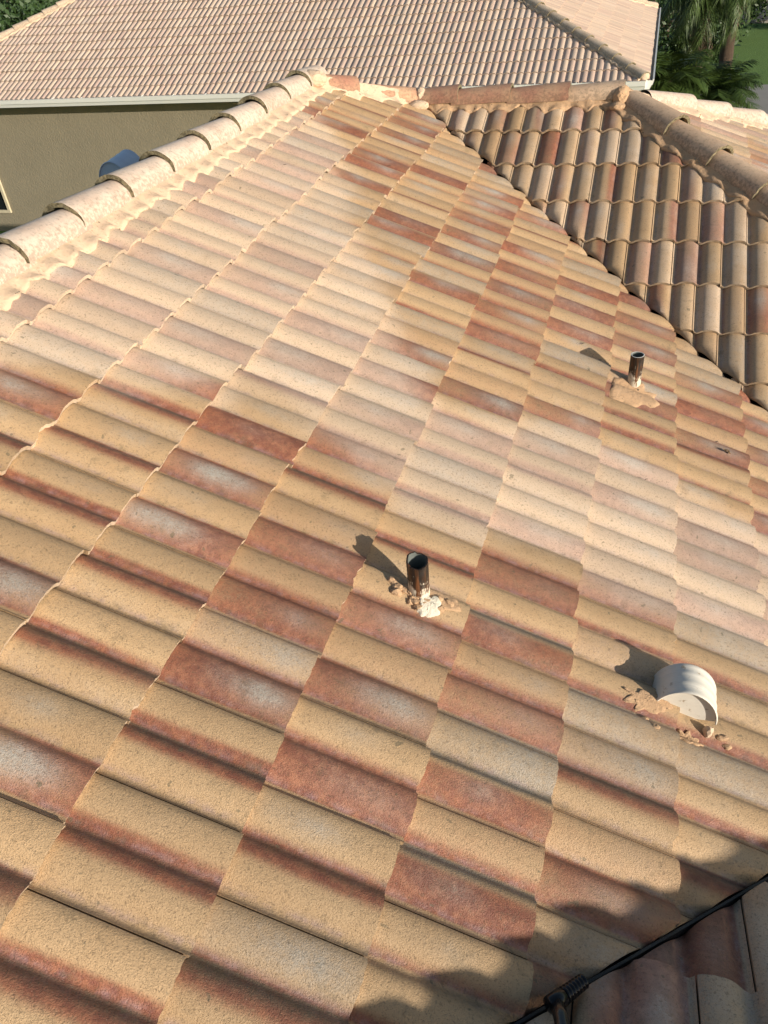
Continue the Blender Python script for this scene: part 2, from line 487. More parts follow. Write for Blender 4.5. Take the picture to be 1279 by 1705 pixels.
def emit_tiles(tiles, house, slopes, mat, limit, restname):
    tiles = [(px_area(t['P']), k, t) for k, t in enumerate(tiles)]
    tiles.sort(key=lambda a: -a[0])
    rest = []
    for n, (ar, _, t) in enumerate(tiles):
        if n < limit and ar > 0:
            c = t['P'].mean(0)
            me = mesh('roof_tile', t['P'] - c, t['F'], t['SM'], dict(pig=t['pig'], ext=t['ext']))
            o = link('roof_tile', me, slopes[t['sl'].seed], mat); o.location = c
        else: rest.append(t)
    if rest:
        V = []; F = []; SM = []; pg = []; ex = []; b = 0
        for t in rest:
            V.append(t['P']); F += [tuple(z + b for z in f) for f in t['F']]; SM += t['SM']; pg.append(t['pig']); ex.append(t['ext']); b += len(t['P'])
        me = mesh(restname, np.concatenate(V), F, SM, dict(pig=np.concatenate(pg), ext=np.concatenate(ex)))
        o = link(restname, me, house, mat); keep(o); tag(o, kind='stuff')

def deck(name, pts, parent, mat=None, drop=.03, n=None):
    """roof deck below the tiles, with thickness"""
    P = [np.array(p, float) for p in pts]
    nn = np.cross(P[1]-P[0], P[2]-P[0]); nn /= np.linalg.norm(nn)
    if nn[2] < 0: nn = -nn
    m = MB(); k = len(P)
    top = [p - nn*drop for p in P]; bot = [p - nn*(drop+.03) for p in P]
    m.add(top + bot, [tuple(range(k)), tuple(range(2*k-1, k-1, -1))] + [(q, (q+1) % k, k+(q+1) % k, k+q) for q in range(k)])
    return m.build(name, mat or M['deck'], parent)

def ridge_cap(nose, axis, up, L=.43, r0=.101, r1=.090, ht=.090, lift=.020, seed=0, tone=1.0, nu=14):
    """barrel shaped ridge tile: open, thick wide end at 'nose', running along 'axis'"""
    ax = Vector(axis).normalized(); up = Vector(up); up = (up - ax*up.dot(ax)).normalized(); sd = ax.cross(up)
    no = Vector(nose); v = []; ext = []; f = []; sm = []
    rows = (0., .02, .15, .3, L); th = .019
    def ring(a, inner, nz):
        t = a / L; hw = r0 + (r1 - r0)*t; hh = ht + (.078 - ht)*t
        for q in range(nu + 1):
            an = math.radians(-4 + 188*q/nu)
            k = (hw - th*inner) ; kh = (hh - th*inner)
            jag = (h01(seed, q, 5) - .5) * .008 if a == 0. else 0.
            p = no + ax*(a + jag) + sd*(math.cos(an)*k) + up*(math.sin(an)*kh + lift*(1-t))
            v.append(p); ext.append((1 - abs(math.sin(an)), nz, tone))
    def strip(b0, b1):
        for q in range(nu): f.append((b0+q, b0+q+1, b1+q+1, b1+q)); sm.append(True)
    base = []
    for a in rows: base.append(len(v)); ring(a, 0, 0.)
    for a, b in zip(base[:-1], base[1:]): strip(a, b)
    n0 = len(v); ring(0., 0, 1.); n1 = len(v); ring(0., 1, 1.); strip(n1, n0)
    i0 = len(v); ring(0., 1, 1.); i1 = len(v); ring(L, 1, 1.); strip(i1, i0)
    c = no + ax*(L/2)
    sag = Vector(sd)*(h01(seed, 71)-.5)*.014
    v = [p + sag*(1 if True else 0) + up*((h01(seed, 72)-.5)*.006) for p in v]
    me = mesh('ridge_tile', [p - c for p in v], f, sm, dict(ext=ext))
    return me, c

def add_cap(parent, mat, *a, name='ridge_tile', **k):
    me, c = ridge_cap(*a, **k); o = link(name, me, parent, mat); o.location = c
    return o

def vnoise(x, seed):
    k = math.floor(x); t = x - k; t = t*t*(3-2*t)
    return h01(seed, k + 1000)*(1-t) + h01(seed, k + 1001)*t

def mortar_bed(name, p0, p1, sides, parent, mat, reach=.15, top_h=.075, inner=.075, seed=0, ext_valley=.03, step=.012, bulge=.004, wob=1.0):
    """mortar under ridge tiles: runs over each slope's barrels and ends in a ragged edge"""
    p0, p1 = np.array(p0, float), np.array(p1, float); L = np.linalg.norm(p1-p0); ax = (p1-p0)/L
    N = max(2, int(L/step)); m = MB(); K = 6
    grid = []
    for k in range(N+1):
        q = p0 + ax*(L*k/N); row = []
        for si, sl in enumerate(sides):
            if sl is None: continue
            lat = np.cross(ax, sl.n); lat /= np.linalg.norm(lat)
            if lat @ sl.ds < 0: lat = -lat
            half = []
            tm = L*k/N
            ex0 = q + lat*reach
            s_, v_, _ = sl.local(ex0)
            val = .5 + .5*math.cos(2*math.pi*(v_ - sl.phase + .05))
            rc = reach + ext_valley*val + wob*(.012*(vnoise(tm*48, seed+si*7) - .5)*2 + .020*(vnoise(tm*19, seed+si*5) - .5)*2 + .035*(vnoise(tm*6, seed+3+si) - .5))
            for z in range(K+1):
                t = z/K; l = inner*.0 + (inner*.35)*(1-t) + rc*t
                pt = q + lat*l
                s_, v_, _ = sl.local(pt)
                ht_t = max(float(sl.top(s_, v_)), HB*(.95 - .45*sstep(t, .55, 1.0))) + .007
                hz = ht_t*sstep(t, .25, .95) + (top_h*CP)*(1 - sstep(t, .0, .9)) + .012*(1-t) + bulge*math.sin(math.pi*t)
                hz += .006*(vnoise(tm*30 + z*3.1, seed+11) - .5)*(1 if z < K else .3)
                half.append(pt + sl.n*hz)
            half.append(half[-1] - sl.n*.05 - lat*.006)
            row.append(half)
        r = (row[0][::-1] + row[1]) if len(row) == 2 else row[0]
        grid.append(r)
    nc = len(grid[0]); v = [p for r in grid for p in r]
    f = [(a*nc+b, (a+1)*nc+b, (a+1)*nc+b+1, a*nc+b+1) for a in range(N) for b in range(nc-1)]
    f += [tuple(range(nc)), tuple(N*nc + b for b in range(nc-1, -1, -1))]
    m.add(v, f, True); m.sm[-1] = m.sm[-2] = False
    return m.build(name, mat, parent)

# ------------------------------------------------------------------ the house with the tiled roof
GZ = -5.2                       # ground level below the ridge
YW, ZW = 4.55, -.25             # ridge of the far wing
YN = -2.0; ZN = -TP*(YN+3.10)  # ridge of the near wing
P0 = np.array([0, YW-.60, 0.]); P1 = np.array([.60, YW, ZW]); P2 = np.array([2.07, YW, ZW])
house = empty('house', (1.5, 2.0, GZ), 'house under the big tan and red barrel tile roof in front', 'house')
A = Slope((0,0,0), (1,0), .72*E, seed=1, parity=0)      # nose of course -3 lies at .72 E
A.nose0 = 3.72*E
Cs = Slope((0,YW,ZW), (0,-1), .357, exp=.338, phase=.15, seed=2)
D = Slope((0,-3.10,0), (0,1), .38*E, phase=.28, seed=3, parity=1)
Es = Slope(tuple(P2), (1,0), .55*E, phase=.3, seed=4)

XE = 3.55    # eave of the courtyard side
far_valley = lambda x: 5.15 - x
slopes = {}
slopes[1] = deck('roof_slope', [(0,-3.10,0),(0,P0[1],0),tuple(P1),(XE,5.15-XE,-TP*XE),(XE,XE-3.10,-TP*XE)], house)
ce = 3.0
slopes[2] = deck('roof_slope', [tuple(P1),tuple(P2),(P2[0]+ce,YW-ce,ZW-TP*ce),(P1[0]+ce,YW-ce,ZW-TP*ce)], house)
slopes[3] = deck('roof_slope', [(0,-3.10,0),(XE+.4,XE+.4-3.10,-TP*(XE+.4)),(9,XE+.4-3.10,-TP*(XE+.4)),(9,YN,ZN),(-1,YN,ZN)], house)
slopes[4] = deck('roof_slope', [tuple(P2),(P2[0]+ce,YW-ce,ZW-TP*ce),(P2[0]+ce,YW+ce,ZW-TP*ce)], house)
# slopes that face away from the camera
deck('roof_slope', [(0,-3.10,0),(0,P0[1],0),(-3.4,P0[1]+3.4,-TP*3.4),(-3.4,-3.10,-TP*3.4)], house, M['tile_far'], drop=.0)
deck('roof_slope', [tuple(P0),tuple(P1),(P1[0],YW+3.0,ZW-TP*3.0),(-3.4+.0,P0[1]+3.4,-TP*3.4)], house, M['tile_far'], drop=.0)
deck('roof_slope', [tuple(P1),tuple(P2),(P2[0]+ce,YW+ce,ZW-TP*ce),(P1[0],YW+ce,ZW-TP*ce)], house, M['tile_far'], drop=.0)
deck('roof_slope', [(-1,YN,ZN),(9,YN,ZN),(9,YN-3,ZN-TP*3),(-1,YN-3,ZN-TP*3)], house, M['tile_far'], drop=.0)
mb = MB()
mb.box((-3.0, -3.0, GZ), (3.0, 6.6, -1.62)); mb.box((-.6, YN-2.6, GZ), (8.6, .3, -1.55)); mb.box((.8, 2.2, GZ), (4.6, 7.1, -1.66))
mb.build('wall', M['house_wall'], house)

tiles = []
# main slope: ragged top under the ridge mortar, cut along both valleys
s2 = math.sqrt(.5)
cutA = [((0, 5.15, 0), (s2, s2, 0)), ((3.10, 0, 0), (s2, -s2, 0)), ((0, P0[1]-.02, 0), (-s2, s2, 0))]
cutA[1] = ((3.10-.006*1.41, 0, 0), (s2, -s2, 0))
for i in range(-3, 7):
    for jc in range(-36, 26):
        if (jc - A.crack(i)) % 2: continue
        mid = A.world(np.array(A.nose(i)-.17), np.array(jc+1.0), np.array(0.))
        if mid[1] < -2.5: continue
        t = tile_geo(A, i, jc, cutA, head=.13)
        if t: tiles.append(t)
cutC = [((.02, 5.15, 0), (-s2, -s2, 0)), (tuple(P2 - np.array([.03, 0, 0])), (s2, s2, 0))]
for i in range(0, 8):
    for jc in range(-46, 0):
        if (jc - Cs.crack(i)) % 2: continue
        t = tile_geo(Cs, i, jc, cutC, head=.10, nu=10, ns=3)
        if t and t['P'][:, 0].min() < 4.9: tiles.append(t)
cutD = [((3.10+.010*1.41, 0, 0), (-s2, s2, 0))]
for i in range(0, 14):
    for jc in range(0, 44):
        if (jc - D.crack(i)) % 2: continue
        mid = D.world(np.array(D.nose(i)-.17), np.array(jc+1.0), np.array(0.))
        if mid[1] < YN+.05 or mid[0] > 5.2 or mid[0] < .4: continue
        t = tile_geo(D, i, jc, cutD, nu=10, ns=3)
        if t: tiles.append(t)
cutE = [(tuple(P2 + np.array([.03, 0, 0])), (-s2, -s2, 0)), (tuple(P2 + np.array([.03, 0, 0])), (-s2, s2, 0))]
for i in range(0, 7):
    for jc in range(-24, 24):
        if (jc - Es.crack(i)) % 2: continue
        t = tile_geo(Es, i, jc, cutE, nu=8, ns=2)
        if t: tiles.append(t)
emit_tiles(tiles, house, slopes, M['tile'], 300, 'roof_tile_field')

# ridges, hips and their mortar
Up = (0, 0, 1)
b1 = mortar_bed('ridge_mortar', (0, -2.6, .0), (0, P0[1]+.03, .0), (A, None), house, M['mortar'], reach=.155, seed=5, ext_valley=.0, top_h=.058, wob=.75)
for k in range(-9, 9):
    y = 1.155 + .38*k
    if y > P0[1] - .1: continue
    add_cap(b1, M['cap_pale'], (0, y, .012), (0, 1, 0), Up, seed=100+k, tone=.96 + .1*h01(k, 3), L=.43 if y < P0[1]-.4 else .36)
hipdir = (P1 - P0)/np.linalg.norm(P1 - P0)
b2 = mortar_bed('ridge_mortar', P0 - hipdir*.02, P1 + hipdir*.03, (A, None), house, M['mortar'], reach=.10, seed=8, ext_valley=.03, top_h=.085)
add_cap(b2, M['cap_red'], P0 + hipdir*.36 + np.array([0,0,.0]), -hipdir, Up, L=.34, seed=201)
add_cap(b2, M['cap_red'], P1 - hipdir*.02 + np.array([0,0,.0]), -hipdir, Up, L=.44, seed=202, tone=1.05)
b3 = mortar_bed('ridge_mortar', P1 + np.array([-.02,0,0]), P2 + np.array([.05,0,0]), (Cs, None), house, M['mortar_brown'], reach=.115, seed=21, ext_valley=.02, top_h=.07)
for k, x in enumerate((.93, 1.30, 1.70, 2.06)):
    add_cap(b3, M['cap_red'] if k < 3 else M['cap_brown'], (x, YW, ZW+.012), (-1, 0, 0), Up, seed=300+k, L=.42, tone=(.92, 1.0, .95, 1.1)[k])
hn = np.array([1, -1, -TP]); hn /= np.linalg.norm(hn)
hf = np.array([1, 1, -TP]); hf /= np.linalg.norm(hf)
b4 = mortar_bed('hip_mortar', P2 - hn*.02, P2 + hn*2.6, (Cs, Es), house, M['mortar_brown'], reach=.15, seed=31, ext_valley=.01, top_h=.055, wob=.4)
b5 = mortar_bed('hip_mortar', P2 - hf*.02, P2 + hf*2.6, (Es, None), house, M['mortar'], reach=.15, seed=37, ext_valley=.02, top_h=.06)
for k in range(6):
    add_cap(b4, M['cap_brown'], P2 + hn*(.50 + .40*k) + np.array([0,0,.0]), -hn, Up, seed=400+k, L=.45, r0=.112, ht=.10, name='hip_tile', tone=.95 + .15*h01(k, 9))
    add_cap(b5, M['cap_pale'], P2 + hf*(.62 + .40*k) + np.array([0,0,.0]), -hf, Up, seed=420+k, L=.45, name='hip_tile', tone=.92 + .1*h01(k, 4))
# mortar daubs where ridges meet
for pp, dd, sz, sd, mt in ((P2, (-.015, -.045, .030), (.060, .075, .058), 5, 'mortar_brown'), (P2, (-.03, -.115, -.02), (.055, .060, .036), 9, 'mortar_brown'),
        (P1, (.045, -.015, .045), (.06, .09, .07), 15, 'mortar'), (P1, (.05, -.11, .01), (.07, .06, .035), 16, 'mortar'), (P0, (.05, -.01, .045), (.10, .09, .055), 17, 'mortar')):
    m = MB(); m.lump(pp + np.array(dd), sz, sd, 3, .45); m.build('mortar_daub', M[mt], house)
# near wing ridge (its row of ridge tiles throws the shadow across the corner)
b6 = mortar_bed('ridge_mortar', (-.8, YN, ZN), (8.9, YN, ZN), (D, None), house, M['mortar'], reach=.14, seed=61, step=.05, top_h=.10)
for k in range(25):
    add_cap(b6, M['cap_pale'], (-.6 + .38*k + .4, YN, ZN+.045), (-1, 0, 0), Up, seed=500+k, L=.43)

# valley flashing: pan in the far valley, folded rib in the near one
def strip_along(name, pts, prof_pts, mat, parent):
    """prof_pts: (sideways, up) section swept along pts"""
    m = MB(); v = []; K = len(prof_pts)
    d = (Vector(pts[-1]) - Vector(pts[0])).normalized(); sd = d.cross(Vector((0,0,1))).normalized(); up = sd.cross(d)
    for k, p in enumerate(pts):
        for a, b in prof_pts: v.append(Vector(p) + sd*a + up*(b + .0012*math.sin(k*1.7)))
    f = [(r*K+q, (r+1)*K+q, (r+1)*K+q+1, r*K+q+1) for r in range(len(pts)-1) for q in range(K-1)]
    m.add(v, f, False); return m.build(name, mat, parent)
vp = [(P1[0]+t, 5.15-P1[0]-t, ZW-TP*t) for t in np.linspace(0, 2.9, 20)]
strip_along('valley_flashing', vp, [(-.16, .0), (-.02, -.02), (0, .0), (.02, -.02), (.16, .0)], M['flash'], house)
vp = [(x, x-3.10, -TP*x) for x in np.linspace(.8, 3.7, 24)]
strip_along('valley_flashing', vp, [(-.10, -.004), (-.011, -.008), (-.008, .018), (-.003, .027), (.003, .026), (.007, .016), (.010, -.008), (.10, -.004)], M['flash'], house)

# ------------------------------------------------------------------ the neighbour's house
NX0, NX1, NY0, NY1, NZ = -15.2, 2.16, 14.75, 23.8, -2.05
half = (NY1-NY0)/2; NRZ = NZ + TP*half; NYR = (NY0+NY1)/2
nb = empty('neighbour_house', ((NX0+NX1)/2, NYR, GZ), 'olive stucco house behind with pale pink tile hip roof and white gutter', 'house')
N1 = Slope((0, NYR, NRZ), (0, -1), half/CP + .05 - 12*E, phase=.4, seed=5)
N2 = Slope((NX1-half, 0, NRZ), (1, 0), half/CP + .05 - 12*E, phase=.2, seed=6)
ns = {}
ns[5] = deck('roof_slope', [(NX0,NY0,NZ),(NX1,NY0,NZ),(NX1-half,NYR,NRZ),(NX0+half,NYR,NRZ)], nb)
ns[6] = deck('roof_slope', [(NX1,NY0,NZ),(NX1,NY1,NZ),(NX1-half,NYR,NRZ)], nb)
deck('roof_slope', [(NX0,NY1,NZ),(NX1,NY1,NZ),(NX1-half,NYR,NRZ),(NX0+half,NYR,NRZ)], nb, M['tile_far'])
deck('roof_slope', [(NX0,NY0,NZ),(NX0,NY1,NZ),(NX0+half,NYR,NRZ)], nb, M['tile_far'])
nt = []
cutN = [((NX1-.05, NY0, 0), (s2, s2, 0)), ((NX0+.05, NY0, 0), (-s2, s2, 0))]
for i in range(-1, 13):
    for jc in range(-20, 120):
        if (jc - N1.crack(i)) % 2: continue
        x = -(jc+1)*W
        if x > 2.4 or x < -15.4: continue
        t = tile_geo(N1, i, jc, cutN, nu=6, ns=1, far=True)
        if t: nt.append(t)
cutN2 = [((NX1+.05, NY0, 0), (-s2, -s2, 0)), ((NX1+.05, NY1, 0), (-s2, s2, 0))]
for i in range(0, 13):
    for jc in range(-185, -110):
        if (jc - N2.crack(i)) % 2: continue
        t = tile_geo(N2, i, jc, cutN2, nu=5, ns=1, far=True)
        if t: nt.append(t)
emit_tiles(nt, nb, ns, M['tile_far'], 300, 'roof_tile_field')
hR = np.array([-1, 1, TP]); hR /= np.linalg.norm(hR); hL = np.array([1, 1, TP]); hL /= np.linalg.norm(hL); hB = np.array([-1, -1, TP]); hB /= np.linalg.norm(hB)
for (c0, d, sa, sb, nm, sd) in (((NX1,NY0,NZ), hR, N1, N2, 'a', 1), ((NX0,NY0,NZ), hL, N1, None, 'b', 2), ((NX1,NY1,NZ), hB, N2, None, 'c', 3)):
    c0 = np.array(c0) + np.array([0, 0, .02])
    bd = mortar_bed('hip_mortar', c0 + d*.05, c0 + d*5.6, (sa, sb), nb, M['mortar'], reach=.12, seed=70+sd, step=.06, top_h=.06)
    for k in range(14):
        add_cap(bd, M['cap_far'], c0 + d*(.03 + .40*k), d, Up, seed=600+k+20*sd, L=.45, name='hip_tile', r0=.12, r1=.10, nu=8, tone=.95 + .12*h01(k, sd))
m = MB(); m.lump(np.array((NX1-.05, NY0+.06, NZ+.06)), (.10, .10, .085), 77, 3, .15); m.build('mortar_daub', M['mortar'], nb)
m = MB(); OVH = .5
m.box((NX0+OVH, NY0+OVH, GZ), (NX1-OVH, NY1-OVH, NZ-.02)); m.build('wall', M['stucco'], nb)
# gutters: open trough with moulded front, hung on the fascia
def gutter(p0, p1, outw, hangers=True):
    p0, p1, o = Vector(p0), Vector(p1), Vector(outw)
    sec = [(.0, .0), (.0, -.16), (.09, -.16), (.115, -.10), (.135, -.085), (.15, -.02), (.155, 0), (.128, .0), (.125, -.02)]
    m = MB(); K = len(sec); v = [p + o*a + Vector((0,0,b)) for p in (p0, p1) for a, b in sec]
    f = [(q, q+1, K+q+1, K+q) for q in range(K-1)] + [tuple(range(K)), tuple(range(2*K-1, K-1, -1))]
    m.add(v, f); g = m.build('gutter', M['gutter'], nb)
    L = (p1-p0).length; d = (p1-p0)/L; z = .4
    while z < L and hangers:
        b = MB(); q = p0 + d*z + o*.075 + Vector((0,0,.004)); b.tube([q - o*.07, q + o*.07], .006, 6)
        h = link('hanger', mesh('hanger', b.v, b.f), g, M['gutter']); z += .75
    return g
gutter((NX0, NY0+.01, NZ+.015), (NX1+.0, NY0+.01, NZ+.015), (0, -1, 0))
gutter((NX1-.01, NY0, NZ+.015), (NX1-.01, NY1, NZ+.015), (1, 0, 0), False)
m = MB(); m.box((NX0+.02, NY0+.02, NZ-.15), (NX1-.02, NY0+.05, NZ-.03)); m.build('fascia', M['gutter'], nb)
m = MB(); m.box((NX0+.05, NY0+.05, NZ-.16), (NX1-.05, NY0+OVH-.005, NZ-.14)); m.build('soffit', M['gutter'], nb)
# window on the neighbour's wall, right edge in view
wy = NY0 + OVH
win = MB()
wx0, wx1, wz0, wz1 = -14.4, -13.02, -4.72, -3.3
for a, b in (((wx0, wy-.05, wz0), (wx1, wy+.02, wz0+.07)), ((wx0, wy-.05, wz1-.07), (wx1, wy+.02, wz1)), ((wx1-.07, wy-.052, wz0+.07), (wx1, wy+.02, wz1-.07)), ((wx0, wy-.052, wz0+.07), (wx0+.07, wy+.02, wz1-.07))):
    win.box(a, b)
wo = win.build('window', plain('beige window frame', (.52, .45, .31), .5), nb)
pm = MB(); pm.box((wx0+.07, wy-.015, wz0+.07), (wx1-.07, wy-.005, wz1-.07))
po = link('pane', mesh('pane', pm.v, pm.f), wo, plain('dark window glass', (.012, .014, .016), .12)); 

# ------------------------------------------------------------------ ground
def sheet(name, x0, x1, y0, y1, z, mat, n=1):
    v = [(x0 + (x1-x0)*a/n, y0 + (y1-y0)*b/n, z) for b in range(n+1) for a in range(n+1)]
    f = [(b*(n+1)+a, b*(n+1)+a+1, (b+1)*(n+1)+a+1, (b+1)*(n+1)+a) for a in range(n) for b in range(n)]
    return tag(link(name, mesh(name, v, f), None, mat), kind='structure')
k = NT('lawn grass'); g1 = k.noise(1.2, 6, .7); g2 = k.noise(18, 5, .7)
M['lawn'] = k.out(k.mix(g2, k.mix(g1, (.06, .13, .018), (.10, .18, .03)), k.mix(g1, (.12, .21, .035), (.15, .25, .05))), .95, k.bump(g2, .05, .8))
M['paving'] = plain('grey concrete paving', (.30, .28, .25), .9, .12, 2.0, .004)
M['street'] = plain('asphalt', (.055, .055, .058), .9, .2, 3.0, .004)
sheet('ground', -250, 250, -120, 400, GZ, M['lawn'])
sheet('driveway', 3.2, 40, 25.2, 30.3, GZ+.004, M['paving'])
sheet('street', -100, 100, 43.5, 50, GZ+.004, M['street'])
for y in (43.3, 50.0):
    m = MB(); m.box((-100, y, GZ-.05), (100, y+.2, GZ+.12)); tag(m.build('kerb', M['paving']), kind='structure')

# ------------------------------------------------------------------ things standing on the roof
def on_roof(sl, s_, v_, up=0.):
    """point on top of the tiles of a slope, s metres down, v barrels across"""
    return Vector(sl.world(np.array(s_), np.array(v_), sl.top(s_, v_))) + Vector((0, 0, up))

k = NT('charred and lime streaked pipe')
tc = k.n('ShaderNodeTexCoord'); sx = k.n('ShaderNodeSeparateXYZ'); k.l(tc.outputs['Object'], sx.inputs[0])
mp = k.n('ShaderNodeMapping'); mp.inputs['Scale'].default_value = (90, 90, 9); k.l(tc.outputs['Object'], mp.inputs[0])
st = k.noise(1.0, 4, .6, mp.outputs[0]); bl = k.noise(40, 4, .6, tc.outputs['Object'])
fac = k.math('ADD', k.remap(sx.outputs[2], .01, .14, 0, 1, False), k.math('MULTIPLY', k.math('SUBTRACT', st, .5), 1.9))
fac = k.math('ADD', fac, k.math('MULTIPLY', k.math('SUBTRACT', bl, .5), 1.1))
M['pipe'] = k.out(k.mix(k.remap(fac, .38, .62), k.mix(bl, (.72, .66, .55), (.50, .40, .28)), k.mix(k.remap(st, .45, .7), (.014, .009, .006), (.13, .050, .018))), k.remap(bl, .3, .7, .25, .6), k.bump(st, .004, .6))
M['pipe_in'] = plain('pipe inside', (.10, .11, .10), .7)
M['rim'] = plain('pale pipe rim', (.62, .60, .55), .6, .2, 60)

def vent_pipe(base, R, H, label, ragged, group=None):
    root = empty('vent_pipe', base, label, 'pipe', group)
    n = 28; th = .005; v = []; f = []
    zs = [-.03, .0, .03, .06, .09, .12, .15, 1.0]
    def top(q):
        t = 2*math.pi*q/n
        if not ragged: return H
        z = H - .010*max(0, math.cos(t+1.2)) + .004*(h01(q, 8)-.5)
        if 9 <= q % n <= 13: z += .007
        if 15 <= q % n <= 16: z -= .006
        return z
    for z in zs:
        for q in range(n):
            t = 2*math.pi*q/n; r = R*(1 + (.03*(h01(q, int(z*100), 4)-.5) if ragged else 0))
            v.append((math.cos(t)*r, math.sin(t)*r, top(q) if z == 1.0 else min(z, top(q)-.004)))
    for a in range(len(zs)-1):
        for q in range(n): f.append((a*n+q, a*n+(q+1) % n, (a+1)*n+(q+1) % n, (a+1)*n+q))
    o = link('pipe', mesh('pipe', v, f, True), root, M['pipe'])
    v = []; f = []
    for r, dz in ((R, 0), (R-th*.5, .0015), (R-th, 0)):
        for q in range(n):
            t = 2*math.pi*q/n; v.append((math.cos(t)*r, math.sin(t)*r, top(q)+dz))
    for a in range(2):
        for q in range(n): f.append((a*n+q, a*n+(q+1) % n, (a+1)*n+(q+1) % n, (a+1)*n+q))
    link('rim', mesh('rim', v, f, True), o, M['pipe'] if ragged else M['rim'])
    v = []; f = []
    for z in (0., 1.):
        for q in range(n):
            t = 2*math.pi*q/n; v.append((math.cos(t)*(R-th), math.sin(t)*(R-th), top(q) if z else -.02))
    for q in range(n): f.append((q, n+q, n+(q+1) % n, (q+1) % n))
    f.append(tuple(range(n)))
    link('inside', mesh('inside', v, f, True), o, M['pipe_in'])
    return root

def patch(name, sl, s0, v0, ds, dv, parent, mat, seed, thick=.007, n=44, rough=.25):
    """trowelled mortar smear: irregular outline laid over the barrels"""
    m = MB(); rings = 9; vv = []; ff = []
    for r in range(rings+1):
        for q in range(n):
            t = 2*math.pi*q/n; out = 1 + rough*(vnoise(q*.45, seed) - .5)*1.6 + .10*rough*(h01(q, seed)-.5)*2
            k = r/rings*out if r < rings else out*1.002
            s_ = s0 + ds*k*math.cos(t); v_ = v0 + dv*k*math.sin(t)
            h = thick*(1 - .3*(r/rings)**3) + .0025*(vnoise(q*.7 + r*5.3, seed+9)-.5)
            base = float(sl.top(s_, v_)) + .002
            p = sl.world(np.array(s_), np.array(v_), np.array(base + (h if r < rings else -.012)))
            vv.append(p)
    for r in range(rings):
        for q in range(n): ff.append((r*n+q, (r+1)*n+q, (r+1)*n+(q+1) % n, r*n+(q+1) % n))
    m.add(vv, ff, True)
    return m.build(name, mat, parent)

# near pipe with crumbling mortar round its foot
b = A.world(np.array(5.32*E), np.array(-.61), np.array(.0)); b = Vector((b[0], b[1], b[2]+.005))
p1 = vent_pipe(b, .0325, .166, 'charred vent pipe with ragged rim and crumbled mortar at its foot, nearest the camera', True, 'vent pipes')
patch('mortar_pad', A, 5.35*E, -.62, .115, .40, p1, M['mortar_brown'], 3, .005)
patch('caulk_smear', A, 5.40*E, -.33, .034, .26, p1, M['mortar_white'], 6, .012, rough=.4)
r = random.Random(4)
for q in range(34):
    a = r.uniform(-2.9, .15); d = r.uniform(.040, .085)
    x, y = math.cos(a)*d*1.15 + .006, math.sin(a)*d*.62
    sz = r.uniform(.006, .016)
    s_, v_, _ = A.local(np.array(b) + np.array([x, y, 0])); c = on_roof(A, float(s_), float(v_), .004)
    m = MB(); m.lump(c, (sz, sz*r.uniform(.6, 1.), sz*r.uniform(.45, .8)), 40+q, 1, 1.0)
    m.build('mortar_lump', M['mortar_white'] if (-1.3 < a < -.9 and q % 2) else M['mortar_brown'], p1)
for q, (dx, dy) in enumerate(((-.085, -.02), (-.105, .0), (-.078, -.035), (-.066, -.012))):
    s_, v_, _ = A.local(np.array(b) + np.array([dx, dy, 0])); c = on_roof(A, float(s_), float(v_), .003)
    m = MB(); m.lump(c, (.016, .012, .011), 80+q, 2, .8); m.build('mortar_lump', M['mortar_brown'], p1)
# farther pipe with a smooth rim in a mortar smear
b2_ = A.world(np.array(7.14*E), np.array(-14.42), np.array(.0)); b2_ = Vector((b2_[0], b2_[1], b2_[2]+.01))
p2 = vent_pipe(b2_, .031, .172, 'straight vent pipe with clean pale rim set in flat mortar, near the far valley', False, 'vent pipes')
patch('mortar_pad', A, 7.10*E, -13.75, .13, .85, p2, M['mortar_brown'], 12, .007, rough=.35)

# half-round exhaust hood
k = NT('white painted sheet metal'); tc = k.n('ShaderNodeTexCoord')
mp = k.n('ShaderNodeMapping'); mp.inputs['Scale'].default_value = (25, 400, 60); k.l(tc.outputs['Object'], mp.inputs[0])
w1 = k.noise(1, 4, .6, mp.outputs[0]); w2 = k.noise(28, 4, .65, tc.outputs['Object'])
M['hood'] = k.out(k.mix(k.remap(w2, .62, .72), k.mix(w1, (.60, .55, .46), (.74, .70, .62)), (.30, .22, .13)), .42, k.bump(w1, .0015, .5))
M['hood_sky_shade'] = plain('sheet metal tinted by sky shade', (.42, .50, .62), .5, .08, 5)  # blue skylight of the shaded side is put into this hood's colour

